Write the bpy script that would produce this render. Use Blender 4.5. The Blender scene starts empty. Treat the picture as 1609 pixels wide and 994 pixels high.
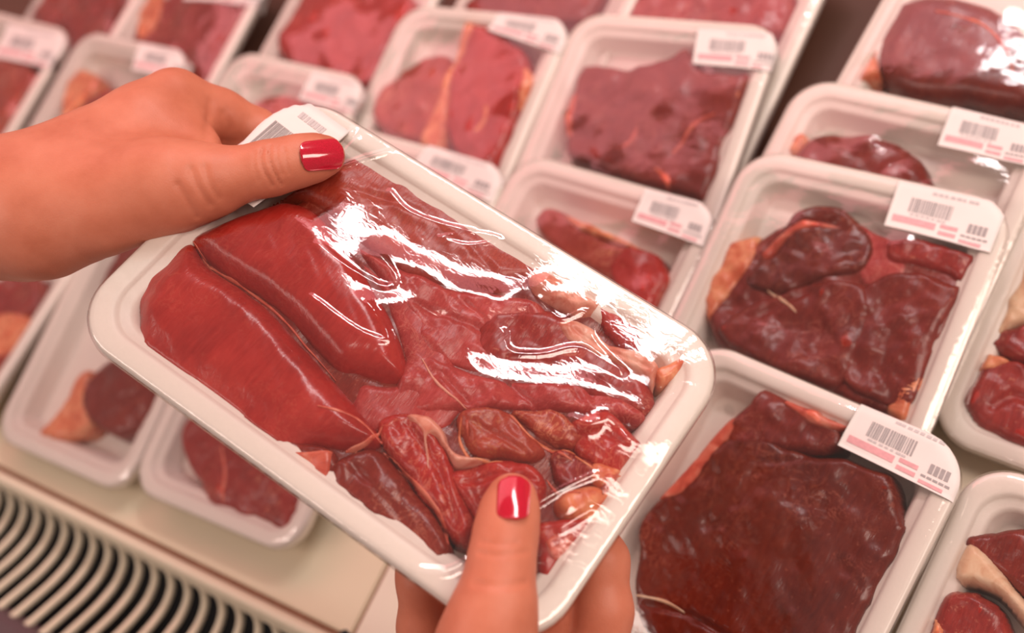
import bpy, math
import numpy as np
from mathutils import Matrix, Vector
from mathutils.bvhtree import BVHTree

scene = bpy.context.scene
col = scene.collection

# ------------------------------------------------------------------ camera
CAM_R = np.array([[0.79401, 0.49179, -0.35735], [0.28605, -0.82094, -0.49421], [-0.53640, 0.29019, -0.79251]])  # rows: right, down, forward
CAM_C = np.array([0.33095, -0.10945, 0.58376])
FPX, CX, CY = 1700.0, 804.5, 497.0
cam_data = bpy.data.cameras.new('camera')
cam_data.sensor_width = 36.0
cam_data.lens = FPX / 1609.0 * 36.0
cam_data.clip_start = 0.01
cam_data.dof.use_dof = True
cam_data.dof.focus_distance = 0.480
cam_data.dof.aperture_fstop = 4.2
cam_data.dof.aperture_blades = 9
cam = bpy.data.objects.new('camera', cam_data)
col.objects.link(cam)
m = Matrix.Identity(4)
for i in range(3):
    m[i][0] = CAM_R[0][i]; m[i][1] = -CAM_R[1][i]; m[i][2] = -CAM_R[2][i]; m[i][3] = CAM_C[i]
cam.matrix_world = m
scene.camera = cam

# ------------------------------------------------------------------ world and lamps
world = bpy.data.worlds.new('shop_air')
scene.world = world
world.use_nodes = True
bg = world.node_tree.nodes['Background']
bg.inputs[0].default_value = (1.0, 0.76, 0.67, 1)
bg.inputs[1].default_value = 0.36

def area(name, loc, target, sx, sy, power, color, spread=180):
    l = bpy.data.lights.new(name, 'AREA')
    l.shape = 'RECTANGLE'; l.size = sx; l.size_y = sy
    l.energy = power; l.color = color; l.spread = math.radians(spread)
    o = bpy.data.objects.new(name, l); col.objects.link(o)
    o.location = loc
    d = Vector(target) - Vector(loc)
    o.rotation_euler = d.to_track_quat('-Z', 'Y').to_euler()
    return o
# ceiling fluorescent fittings of the shop and an added wide pink panel standing in for the pink-lit canopy
area('ceiling_fluorescent', (1.05, 0.35, 1.20), (0.05, 0.0, 0.15), 0.30, 1.2, 15, (1.0, 0.81, 0.70))
area('ceiling_fluorescent', (-0.55, -0.95, 1.45), (0.0, -0.05, 0.1), 1.2, 0.30, 10, (1.0, 0.78, 0.70))
area('canopy_white_tube', (0.20, 0.93, 1.22), (0.2, 0.1, 0.2), 0.64, 0.13, 8.5, (1.0, 0.94, 0.93))
area('pink_canopy_glow', (-0.75, 0.70, 1.12), (-0.60, 0.45, 0.0), 1.8, 0.56, 9.5, (1.0, 0.32, 0.35))

scene.view_settings.view_transform = 'Standard'
scene.view_settings.look = 'None'
scene.view_settings.exposure = 0.0
scene.view_settings.gamma = 1.0
scene.view_settings.use_curve_mapping = False
scene.cycles.use_denoising = True
scene.cycles.transparent_max_bounces = 16
scene.cycles.max_bounces = 8
scene.cycles.sample_clamp_indirect = 6.0

# ------------------------------------------------------------------ numeric helpers
rng = np.random.default_rng(7)
def hash3(i, j, k, seed):
    h = (i.astype(np.int64) * 374761393 + j.astype(np.int64) * 668265263 + k.astype(np.int64) * 2147483647 + seed * 974634777) & 0xffffffff
    h = ((h ^ (h >> 13)) * 1274126177) & 0xffffffff
    h = (h ^ (h >> 16)) & 0xffffff
    return h / float(0xffffff) * 2 - 1
def vnoise(P, scale, seed=0):
    """smooth value noise in [-1, 1]; scale is the size of one cell in metres (scalar or 3)"""
    Q = np.asarray(P) / np.asarray(scale)
    F = np.floor(Q); f = Q - F; f = f * f * (3 - 2 * f)
    F = F.astype(np.int64); r = 0
    for a in (0, 1):
        for b in (0, 1):
            for c in (0, 1):
                w = (f[:, 0] if a else 1 - f[:, 0]) * (f[:, 1] if b else 1 - f[:, 1]) * (f[:, 2] if c else 1 - f[:, 2])
                r = r + w * hash3(F[:, 0] + a, F[:, 1] + b, F[:, 2] + c, seed)
    return r
def xy0(P): return np.concatenate([P[:, :2], np.zeros((len(P), 1))], 1)

def smooth_closed(pts, n=6):
    """Catmull-Rom through a closed polygon"""
    P = np.asarray(pts, float); out = []
    k = len(P)
    for i in range(k):
        p0, p1, p2, p3 = P[i - 1], P[i], P[(i + 1) % k], P[(i + 2) % k]
        for t in np.arange(n) / n:
            out.append(.5 * ((2 * p1) + (-p0 + p2) * t + (2 * p0 - 5 * p1 + 4 * p2 - p3) * t * t + (-p0 + 3 * p1 - 3 * p2 + p3) * t ** 3))
    return np.array(out)
def smooth_open(pts, n=6):
    P = np.asarray(pts, float); k = len(P); out = []
    for i in range(k - 1):
        p0, p1, p2, p3 = P[max(i - 1, 0)], P[i], P[i + 1], P[min(i + 2, k - 1)]
        for t in np.arange(n) / n:
            out.append(.5 * ((2 * p1) + (-p0 + p2) * t + (2 * p0 - 5 * p1 + 4 * p2 - p3) * t * t + (-p0 + 3 * p1 - 3 * p2 + p3) * t ** 3))
    out.append(P[-1])
    return np.array(out)
def seg_dist(Q, poly, closed):
    """distance, closest point of 2D/3D points to a polyline"""
    A = poly if closed else poly[:-1]
    B = np.roll(poly, -1, 0) if closed else poly[1:]
    best = np.full(len(Q), 1e9); cp = np.zeros((len(Q), poly.shape[1]))
    for a, b in zip(A, B):
        ab = b - a; L2 = ab @ ab + 1e-18
        t = np.clip((Q - a) @ ab / L2, 0, 1)
        c = a + t[:, None] * ab
        d = np.linalg.norm(Q - c, axis=1)
        s = d < best
        best[s] = d[s]; cp[s] = c[s]
    return best, cp
def inside(Q, poly):
    x, y = Q[:, 0], Q[:, 1]; r = np.zeros(len(Q), bool)
    for a, b in zip(poly, np.roll(poly, -1, 0)):
        if a[1] == b[1]: continue
        c = ((a[1] > y) != (b[1] > y)) & (x < (b[0] - a[0]) * (y - a[1]) / (b[1] - a[1]) + a[0])
        r ^= c
    return r

# ------------------------------------------------------------------ object helpers
def new_mesh(name, V, F, mat, smooth=True):
    me = bpy.data.meshes.new(name)
    me.from_pydata([tuple(map(float, v)) for v in V], [], [tuple(map(int, f)) for f in F])
    me.update()
    if smooth:
        me.polygons.foreach_set('use_smooth', np.ones(len(me.polygons), bool))
    if mat: me.materials.append(mat)
    return me
def link(name, me, parent=None, M=None):
    o = bpy.data.objects.new(name, me); col.objects.link(o)
    if parent is not None: o.parent = parent
    if M is not None: o.matrix_world = M
    return o
def tag(o, label=None, cat=None, group=None, kind=None):
    if label: o['label'] = label
    if cat: o['category'] = cat
    if group: o['group'] = group
    if kind: o['kind'] = kind
def empty(name, M):
    e = bpy.data.objects.new(name, None); e.empty_display_size = .03
    col.objects.link(e); e.matrix_world = M
    return e
def box(x0, x1, y0, y1, z0, z1, bev=0.0):
    import bmesh
    bm = bmesh.new(); bmesh.ops.create_cube(bm, size=1)
    for v in bm.verts:
        v.co = Vector(((x0 + x1) / 2 + v.co.x * (x1 - x0), (y0 + y1) / 2 + v.co.y * (y1 - y0), (z0 + z1) / 2 + v.co.z * (z1 - z0)))
    if bev: bmesh.ops.bevel(bm, geom=bm.edges[:], offset=bev, segments=2, affect='EDGES')
    V = [v.co[:] for v in bm.verts]; F = [[v.index for v in f.verts] for f in bm.faces]
    bm.verts.index_update(); F = [[v.index for v in f.verts] for f in bm.faces]
    bm.free()
    return V, F

# ------------------------------------------------------------------ materials
def lin(r, g, b):
    f = lambda c: (c / 255 / 12.92) if c / 255 <= .04045 else ((c / 255 + .055) / 1.055) ** 2.4
    return (f(r), f(g), f(b), 1)
def new_mat(name):
    mt = bpy.data.materials.new(name); mt.use_nodes = True
    nt = mt.node_tree
    return mt, nt, nt.nodes['Principled BSDF']
def node(nt, t, **kw):
    n = nt.nodes.new(t)
    for k, v in kw.items():
        if k in n.inputs: n.inputs[k].default_value = v
        else: setattr(n, k, v)
    return n
def ramp(nt, fac, stops):
    r = nt.nodes.new('ShaderNodeValToRGB')
    e = r.color_ramp.elements
    while len(e) < len(stops): e.new(.5)
    for k, (p, c) in enumerate(stops):
        e[k].position = p; e[k].color = c
    nt.links.new(fac, r.inputs[0])
    return r
def coords(nt, scale=(1, 1, 1), rot=(0, 0, 0), loc=(0, 0, 0)):
    tc = nt.nodes.new('ShaderNodeTexCoord'); mp = nt.nodes.new('ShaderNodeMapping')
    mp.inputs['Scale'].default_value = scale; mp.inputs['Rotation'].default_value = rot; mp.inputs['Location'].default_value = loc
    nt.links.new(tc.outputs['Object'], mp.inputs[0])
    return mp.outputs[0]
def mixc(nt, fac, a, b):
    mx = nt.nodes.new('ShaderNodeMix'); mx.data_type = 'RGBA'
    for sock, v in ((mx.inputs[0], fac), (mx.inputs[6], a), (mx.inputs[7], b)):
        if isinstance(v, (int, float, tuple)): sock.default_value = v
        else: nt.links.new(v, sock)
    return mx.outputs[2]
def bump(nt, h, strength, dist, bsdf):
    b = node(nt, 'ShaderNodeBump', Strength=strength, Distance=dist)
    nt.links.new(h, b.inputs['Height']); nt.links.new(b.outputs[0], bsdf.inputs['Normal'])

def meat_mat(name, dark, mid, light, fat, marbling=.5, rot=.6, grain=1.0, rough=.28, seed=0.0):
    """muscle: three reds blended by soft noise and stretched fibres, thin pale marbling"""
    mt, nt, b = new_mat(name)
    base = coords(nt, loc=(seed, seed * .7, 0))
    fib = coords(nt, scale=(1, .16, 1), rot=(0, 0, rot), loc=(seed, 0, 0))
    n1 = node(nt, 'ShaderNodeTexNoise', Scale=38.0, Detail=4.0, Roughness=.6, Distortion=.6); nt.links.new(base, n1.inputs['Vector'])
    n2 = node(nt, 'ShaderNodeTexNoise', Scale=520.0 * grain, Detail=3.0, Roughness=.65, Distortion=.3); nt.links.new(fib, n2.inputs['Vector'])
    c1 = ramp(nt, n1.outputs[0], [(.30, dark), (.52, mid), (.75, light)]).outputs[0]
    c2 = ramp(nt, n2.outputs[0], [(.32, dark), (.68, light)]).outputs[0]
    n5 = node(nt, 'ShaderNodeTexNoise', Scale=1700.0 * grain, Detail=2.0, Roughness=.6, Distortion=.2); nt.links.new(fib, n5.inputs['Vector'])
    c3 = ramp(nt, n5.outputs[0], [(.36, dark), (.52, mid), (.70, light)]).outputs[0]
    c = mixc(nt, .38, c1, c2)
    c = mixc(nt, .22 * min(grain, 1.3), c, c3)
    n6 = node(nt, 'ShaderNodeTexNoise', Scale=340.0, Detail=4.0, Roughness=.7); nt.links.new(base, n6.inputs['Vector'])
    sp = ramp(nt, n6.outputs[0], [(.60, (0, 0, 0, 1)), (.72, (1, 1, 1, 1))]).outputs[0]
    sp2 = node(nt, 'ShaderNodeMath', operation='MULTIPLY'); nt.links.new(sp, sp2.inputs[0]); sp2.inputs[1].default_value = marbling * .8
    c = mixc(nt, sp2.outputs[0], c, fat)
    n3 = node(nt, 'ShaderNodeTexNoise', Scale=70.0, Detail=5.0, Roughness=.6, Distortion=2.2); nt.links.new(base, n3.inputs['Vector'])
    veins = ramp(nt, n3.outputs[0], [(.475, (0, 0, 0, 1)), (.5, (1, 1, 1, 1)), (.525, (0, 0, 0, 1))]).outputs[0]
    n4 = node(nt, 'ShaderNodeTexNoise', Scale=24.0, Detail=2.0); nt.links.new(base, n4.inputs['Vector'])
    msk = ramp(nt, n4.outputs[0], [(.46, (0, 0, 0, 1)), (.62, (1, 1, 1, 1))]).outputs[0]
    mul = node(nt, 'ShaderNodeMath', operation='MULTIPLY'); nt.links.new(veins, mul.inputs[0]); nt.links.new(msk, mul.inputs[1])
    mul2 = node(nt, 'ShaderNodeMath', operation='MULTIPLY'); nt.links.new(mul.outputs[0], mul2.inputs[0]); mul2.inputs[1].default_value = marbling
    c = mixc(nt, mul2.outputs[0], c, fat)
    nt.links.new(c, b.inputs['Base Color'])
    b.inputs['Roughness'].default_value = rough
    b.inputs['Specular IOR Level'].default_value = .45
    b.inputs['Subsurface Weight'].default_value = 0.0
    bump(nt, n2.outputs[0], .35, .0008, b)
    return mt
MEAT = {
 'bright': meat_mat('bright_red_muscle', lin(140, 23, 19), lin(166, 35, 29), lin(184, 54, 45), lin(225, 130, 100), .10, .5, .7, .22, .1),
 'bright2': meat_mat('scarlet_muscle', lin(140, 22, 20), lin(172, 36, 30), lin(196, 66, 54), lin(228, 140, 112), .45, 1.2, 1, .25, .3),
 'rose': meat_mat('rose_grained_muscle', lin(142, 34, 34), lin(172, 54, 50), lin(196, 88, 82), lin(226, 150, 130), .35, .9, 1.5, .3, .5),
 'brown': meat_mat('russet_grained_muscle', lin(130, 34, 24), lin(160, 52, 36), lin(182, 78, 54), lin(205, 140, 90), .35, .75, 1.5, .3, .8),
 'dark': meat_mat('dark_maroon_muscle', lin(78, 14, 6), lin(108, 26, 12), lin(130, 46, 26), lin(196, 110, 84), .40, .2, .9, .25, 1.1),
 'dark2': meat_mat('oxblood_muscle', lin(92, 16, 9), lin(126, 30, 18), lin(148, 54, 38), lin(200, 124, 100), .5, -.5, 1.1, .28, 1.7),
 'mid': meat_mat('wine_red_muscle', lin(110, 22, 20), lin(150, 36, 30), lin(175, 62, 52), lin(225, 150, 120), .6, .4, 1.0, .28, 2.3),
 'tan': meat_mat('warm_red_muscle', lin(135, 36, 26), lin(165, 52, 38), lin(190, 88, 62), lin(230, 160, 120), .7, 1.0, 1.0, .3, 3.1),
}
def fat_mat(name, a, b_, c_, seed=0.0):
    mt, nt, b = new_mat(name)
    v = coords(nt, loc=(seed, seed, 0))
    n1 = node(nt, 'ShaderNodeTexNoise', Scale=90.0, Detail=4.0, Roughness=.6, Distortion=1.0); nt.links.new(v, n1.inputs['Vector'])
    c = ramp(nt, n1.outputs[0], [(.34, a), (.52, b_), (.70, c_)]).outputs[0]
    nt.links.new(c, b.inputs['Base Color'])
    b.inputs['Roughness'].default_value = .3
    n2 = node(nt, 'ShaderNodeTexNoise', Scale=260.0, Detail=3.0); nt.links.new(v, n2.inputs['Vector'])
    bump(nt, n2.outputs[0], .25, .0008, b)
    return mt
FAT = {
 'pink': fat_mat('pink_fat', lin(206, 118, 96), lin(224, 158, 136), lin(234, 186, 166), .2),
 'orange': fat_mat('orange_fat', lin(200, 92, 58), lin(222, 132, 92), lin(236, 168, 124), .9),
 'cream': fat_mat('cream_fat', lin(212, 160, 128), lin(228, 190, 156), lin(236, 208, 178), 1.5),
 'redfat': fat_mat('reddish_fat', lin(178, 60, 44), lin(206, 96, 74), lin(222, 136, 112), 2.2),
}

def plain(name, c, rough=.5, spec=.5, noise=0.0, nscale=60, bmp=0.0, c2=None):
    mt, nt, b = new_mat(name)
    b.inputs['Roughness'].default_value = rough
    b.inputs['Specular IOR Level'].default_value = spec
    v = coords(nt)
    n1 = node(nt, 'ShaderNodeTexNoise', Scale=float(nscale), Detail=4.0); nt.links.new(v, n1.inputs['Vector'])
    if c2 is None: c2 = tuple(min(1, x * (1 - noise)) for x in c[:3]) + (1,)
    nt.links.new(ramp(nt, n1.outputs[0], [(.3, c2), (.7, c)]).outputs[0], b.inputs['Base Color'])
    if bmp: bump(nt, n1.outputs[0], bmp, .0005, b)
    return mt
FOAM = plain('white_foam', lin(232, 222, 212), .42, .5, .03, 900, .12)
PAPER = plain('label_paper', lin(226, 216, 212), .6, .3, .02, 200)
INK = plain('grey_ink', lin(164, 156, 156), .7, .2, .1, 500)
INKP = plain('pale_ink', lin(196, 188, 188), .7, .2, .1, 500)
INKR = plain('red_ink', lin(224, 166, 170), .7, .2, .15, 500)
DECK = plain('cream_enamel', lin(216, 203, 176), .38, .5, .04, 12)
DECKW = plain('pale_enamel', lin(222, 210, 192), .38, .5, .04, 12)
SLAT = plain('cream_plastic', lin(222, 212, 188), .4, .5, .03, 60)
REAR = plain('gap_shade_brown', lin(96, 62, 50), .5, .4, .15, 20)  # dark brown stands for the deep shade in the gaps between packs
GAPM = plain('brown_joint', lin(150, 110, 88), .7, .2, .2, 200)  # plain brown for the seam and the front channel
DUCT = plain('dark_duct', lin(30, 32, 36), .6, .3, .3, 40)
BUMP = plain('mauve_bumper', lin(92, 72, 76), .5, .4, .1, 40)
NAIL = None
def nail_mat():
    mt, nt, b = new_mat('red_nail_lacquer')
    v = coords(nt)
    n1 = node(nt, 'ShaderNodeTexNoise', Scale=2600.0, Detail=2.0); nt.links.new(v, n1.inputs['Vector'])
    nt.links.new(ramp(nt, n1.outputs[0], [(.35, lin(166, 0, 30)), (.7, lin(196, 8, 48))]).outputs[0], b.inputs['Base Color'])
    b.inputs['Roughness'].default_value = .12
    b.inputs['Coat Weight'].default_value = .7; b.inputs['Coat Roughness'].default_value = .04
    return mt
NAIL = nail_mat()
def skin_mat():
    mt, nt, b = new_mat('tanned_skin')
    v = coords(nt)
    n1 = node(nt, 'ShaderNodeTexNoise', Scale=45.0, Detail=4.0, Roughness=.55); nt.links.new(v, n1.inputs['Vector'])
    nt.links.new(ramp(nt, n1.outputs[0], [(.28, lin(182, 102, 76)), (.5, lin(194, 114, 88)), (.72, lin(202, 124, 98))]).outputs[0], b.inputs['Base Color'])
    b.inputs['Roughness'].default_value = .48
    b.inputs['Specular IOR Level'].default_value = .35
    b.inputs['Subsurface Weight'].default_value = .12
    b.inputs['Subsurface Radius'].default_value = (1.0, .35, .2)
    b.inputs['Subsurface Scale'].default_value = .004
    vo = node(nt, 'ShaderNodeTexVoronoi', Scale=1400.0); nt.links.new(v, vo.inputs['Vector'])
    n2 = node(nt, 'ShaderNodeTexNoise', Scale=900.0, Detail=3.0); nt.links.new(v, n2.inputs['Vector'])
    ad = node(nt, 'ShaderNodeMath', operation='ADD'); nt.links.new(vo.outputs[0], ad.inputs[0]); nt.links.new(n2.outputs[0], ad.inputs[1])
    bump(nt, ad.outputs[0], .16, .0003, b)
    return mt
SKIN = skin_mat()
def film_mat(name, rough, wr_scale, wr_str, refl=1.7):
    mt = bpy.data.materials.new(name); mt.use_nodes = True
    nt = mt.node_tree
    for n in list(nt.nodes): nt.nodes.remove(n)
    out = nt.nodes.new('ShaderNodeOutputMaterial')
    tr = nt.nodes.new('ShaderNodeBsdfTransparent'); tr.inputs[0].default_value = (.985, .975, .975, 1)
    gl = nt.nodes.new('ShaderNodeBsdfGlossy'); gl.inputs['Roughness'].default_value = rough
    mx = nt.nodes.new('ShaderNodeMixShader')
    fr = node(nt, 'ShaderNodeFresnel', IOR=1.5)
    mu = node(nt, 'ShaderNodeMath', operation='MULTIPLY'); mu.inputs[1].default_value = refl; mu.use_clamp = True
    mi = node(nt, 'ShaderNodeMath', operation='MINIMUM'); mi.inputs[1].default_value = .45
    v = coords(nt, scale=(1, 1.8, 1), rot=(0, 0, .5))
    n1 = node(nt, 'ShaderNodeTexNoise', Scale=float(wr_scale), Detail=3.0, Roughness=.5, Distortion=1.5); nt.links.new(v, n1.inputs['Vector'])
    bp = node(nt, 'ShaderNodeBump', Strength=wr_str, Distance=.001); nt.links.new(n1.outputs[0], bp.inputs['Height'])
    nt.links.new(bp.outputs[0], gl.inputs['Normal']); nt.links.new(bp.outputs[0], fr.inputs['Normal'])
    nt.links.new(fr.outputs[0], mu.inputs[0]); nt.links.new(mu.outputs[0], mi.inputs[0]); nt.links.new(mi.outputs[0], mx.inputs[0])
    nt.links.new(tr.outputs[0], mx.inputs[1]); nt.links.new(gl.outputs[0], mx.inputs[2])
    nt.links.new(mx.outputs[0], out.inputs[0])
    return mt
FILM_HELD = film_mat('stretch_film', .065, 130, .09, 2.0)
FILM = film_mat('stretch_film_on_shelf', .06, 60, .18)

# ------------------------------------------------------------------ display case
th = math.radians(4.69)
CASE = Matrix.Translation((-0.2071, -0.1397, 0)) @ Matrix.Rotation(th, 4, 'Z')
case = empty('display_case', CASE)
tag(case, 'cream enamelled refrigerated meat case with curved air grille along its front', 'display case')
def part(name, VF, mat, parent=None, smooth=False):
    o = link(name, new_mesh(name, VF[0], VF[1], mat, smooth), parent or case)
    return o
part('deck_panel', box(-1.0, 0.1620, 0.0, 0.33, -0.014, 0.0, .0012), DECK)
part('deck_panel', box(0.1640, 1.1, 0.0, 0.33, -0.014, 0.0, .0012), DECKW)
part('joint_strip', box(0.1612, 0.1648, 0.001, 0.33, -0.016, -0.0016), GAPM)
part('rear_deck', box(-1.0, 1.1, 0.331, 0.95, -0.014, -0.001, .0012), REAR)
part('back_panel', box(-1.0, 1.1, 0.95, 0.965, -0.014, 0.42, .002), DECK)
part('front_channel', box(-1.0, 1.1, -0.0040, 0.0005, -0.016, -0.0030), GAPM)
# dark disc that paints the shade of a hole where the two panels meet
def disc(r, h, n=20):
    V = []; F = []
    for k in range(n):
        a = 2 * math.pi * k / n
        V += [(r * math.cos(a), r * math.sin(a), 0), (r * math.cos(a), r * math.sin(a), h * .7), (r * .7 * math.cos(a), r * .7 * math.sin(a), h)]
    for k in range(n):
        a, b = 3 * k, 3 * ((k + 1) % n)
        F += [(a, b, b + 1, a + 1), (a + 1, b + 1, b + 2, a + 2)]
    F.append([3 * k + 2 for k in range(n)]); F.append([3 * k for k in range(n)][::-1])
    return V, F
pg = part('dark_hole_disc', disc(.0042, .004), DUCT); pg.location = (.158, -.001, -.0035)
# grille: lip, top strip and curved slats
def sweep_x(prof, x0, x1):
    """closed (y, z) profile extruded along x"""
    n = len(prof)
    V = [(x0, y, z) for y, z in prof] + [(x1, y, z) for y, z in prof]
    F = [(k, (k + 1) % n, n + (k + 1) % n, n + k) for k in range(n)]
    F += [tuple(range(n))[::-1], tuple(range(n, 2 * n))]
    return V, F
lip = [(-.0038, -.010)] + [(-.0078 + .0040 * math.cos(a), -.0012 + .0040 * math.sin(a)) for a in np.linspace(0.1, math.pi * .95, 9)] + [(-.0150, -.0120), (-.0132, -.0135), (-.009, -.004)]
grille = part('air_grille', sweep_x(lip, -1.0, 1.1), SLAT)
path = smooth_open([(-.0140, -.0110), (-.0175, -.0205), (-.0250, -.0275), (-.0380, -.0300), (-.0540, -.0265), (-.0700, -.0195), (-.0850, -.0120), (-.0900, -.0095)], 4)
def slat_mesh():
    V = []; F = []; n = len(path)
    w = .0027
    for i, (y, z) in enumerate(path):
        t = path[min(i + 1, n - 1)] - path[max(i - 1, 0)]; t = t / np.linalg.norm(t)
        nr = np.array([t[1], -t[0]])            # towards the duct
        if nr[1] > 0: nr = -nr
        for (dx, dn) in ((-w, .0012), (-w * .7, 0), (w * .7, 0), (w, .0012), (w, .0032), (-w, .0032)):
            V.append((dx, y + nr[0] * dn, z + nr[1] * dn))
    for i in range(n - 1):
        for k in range(6):
            a = 6 * i + k; b = 6 * i + (k + 1) % 6
            F.append((a, b, b + 6, a + 6))
    F += [tuple(range(6))[::-1], tuple(range(6 * n - 6, 6 * n))]
    return new_mesh('slat', V, F, SLAT, False)
sm = slat_mesh()
for k in range(-42, 24):
    s = link('slat', sm, grille); s.location = (-.1715 + .0172 * k + .0086, 0, 0)
part('duct', sweep_x([(-.004, -.016), (-.004, -.12), (-.13, -.12), (-.13, -.02), (-.125, -.02), (-.125, -.115), (-.012, -.115), (-.012, -.016)], -1.0, 1.1), DUCT)
part('front_bumper', sweep_x([(-.086, -.018), (-.0895, -.0085), (-.095, -.005), (-.150, -.004), (-.158, -.004), (-.158, -.12), (-.13, -.12), (-.13, -.02)], -1.0, 1.1), BUMP)

# ------------------------------------------------------------------ packs
W, L = 0.155, 0.243
H = 0.0205
def ray(px, py):
    d = np.array([(px - CX) / FPX, (py - CY) / FPX, 1.0]) @ CAM_R
    return d / np.linalg.norm(d)

def rrect(a, b, r, inset, n=10):
    """rounded rectangle outline, inset from half sizes a, b"""
    a, b, r = a - inset, b - inset, max(r - inset * .75, .006)
    P = []
    for cx, cy, a0 in ((a - r, b - r, 0), (-a + r, b - r, 90), (-a + r, -b + r, 180), (a - r, -b + r, 270)):
        for k in range(n + 1):
            t = math.radians(a0 + 90 * k / n)
            P.append((cx + r * math.cos(t), cy + r * math.sin(t)))
    return np.array(P)
PROFILE = [(.0280, .0022), (.0222, .0025), (.0200, .0042), (.0172, .0145), (.0162, .0163), (.0148, .0172), (.0118, .0177), (.0110, .0184), (.0103, .0198), (.0088, .0204), (.0070, .0205), (.0026, .0205),
           (.0008, .0199), (.0000, .0186), (-.0002, .0160), (.0004, .0126), (.0016, .0116), (.0036, .0118), (.0060, .0130), (.0085, .0122), (.0160, .0030), (.0185, .0006), (.0225, 0.0)]
def tray_mesh(a, b, r):
    V = []; F = []; n = 0
    for ins, z in PROFILE:
        P = rrect(a, b, r, ins); n = len(P)
        V += [(x, y, z) for x, y in P]
    for i in range(len(PROFILE) - 1):
        for k in range(n):
            p, q = i * n + k, i * n + (k + 1) % n
            F.append((p, p + n, q + n, q))
    F.append(tuple(range(n)))                                    # floor
    F.append(tuple(range((len(PROFILE) - 1) * n, len(PROFILE) * n))[::-1])   # underside
    return new_mesh('foam_tray', V, F, FOAM)
TRAY_SHELF = tray_mesh(W / 2, L / 2, .024)
TRAY_HELD = tray_mesh(L / 2, W / 2, .026)

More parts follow.
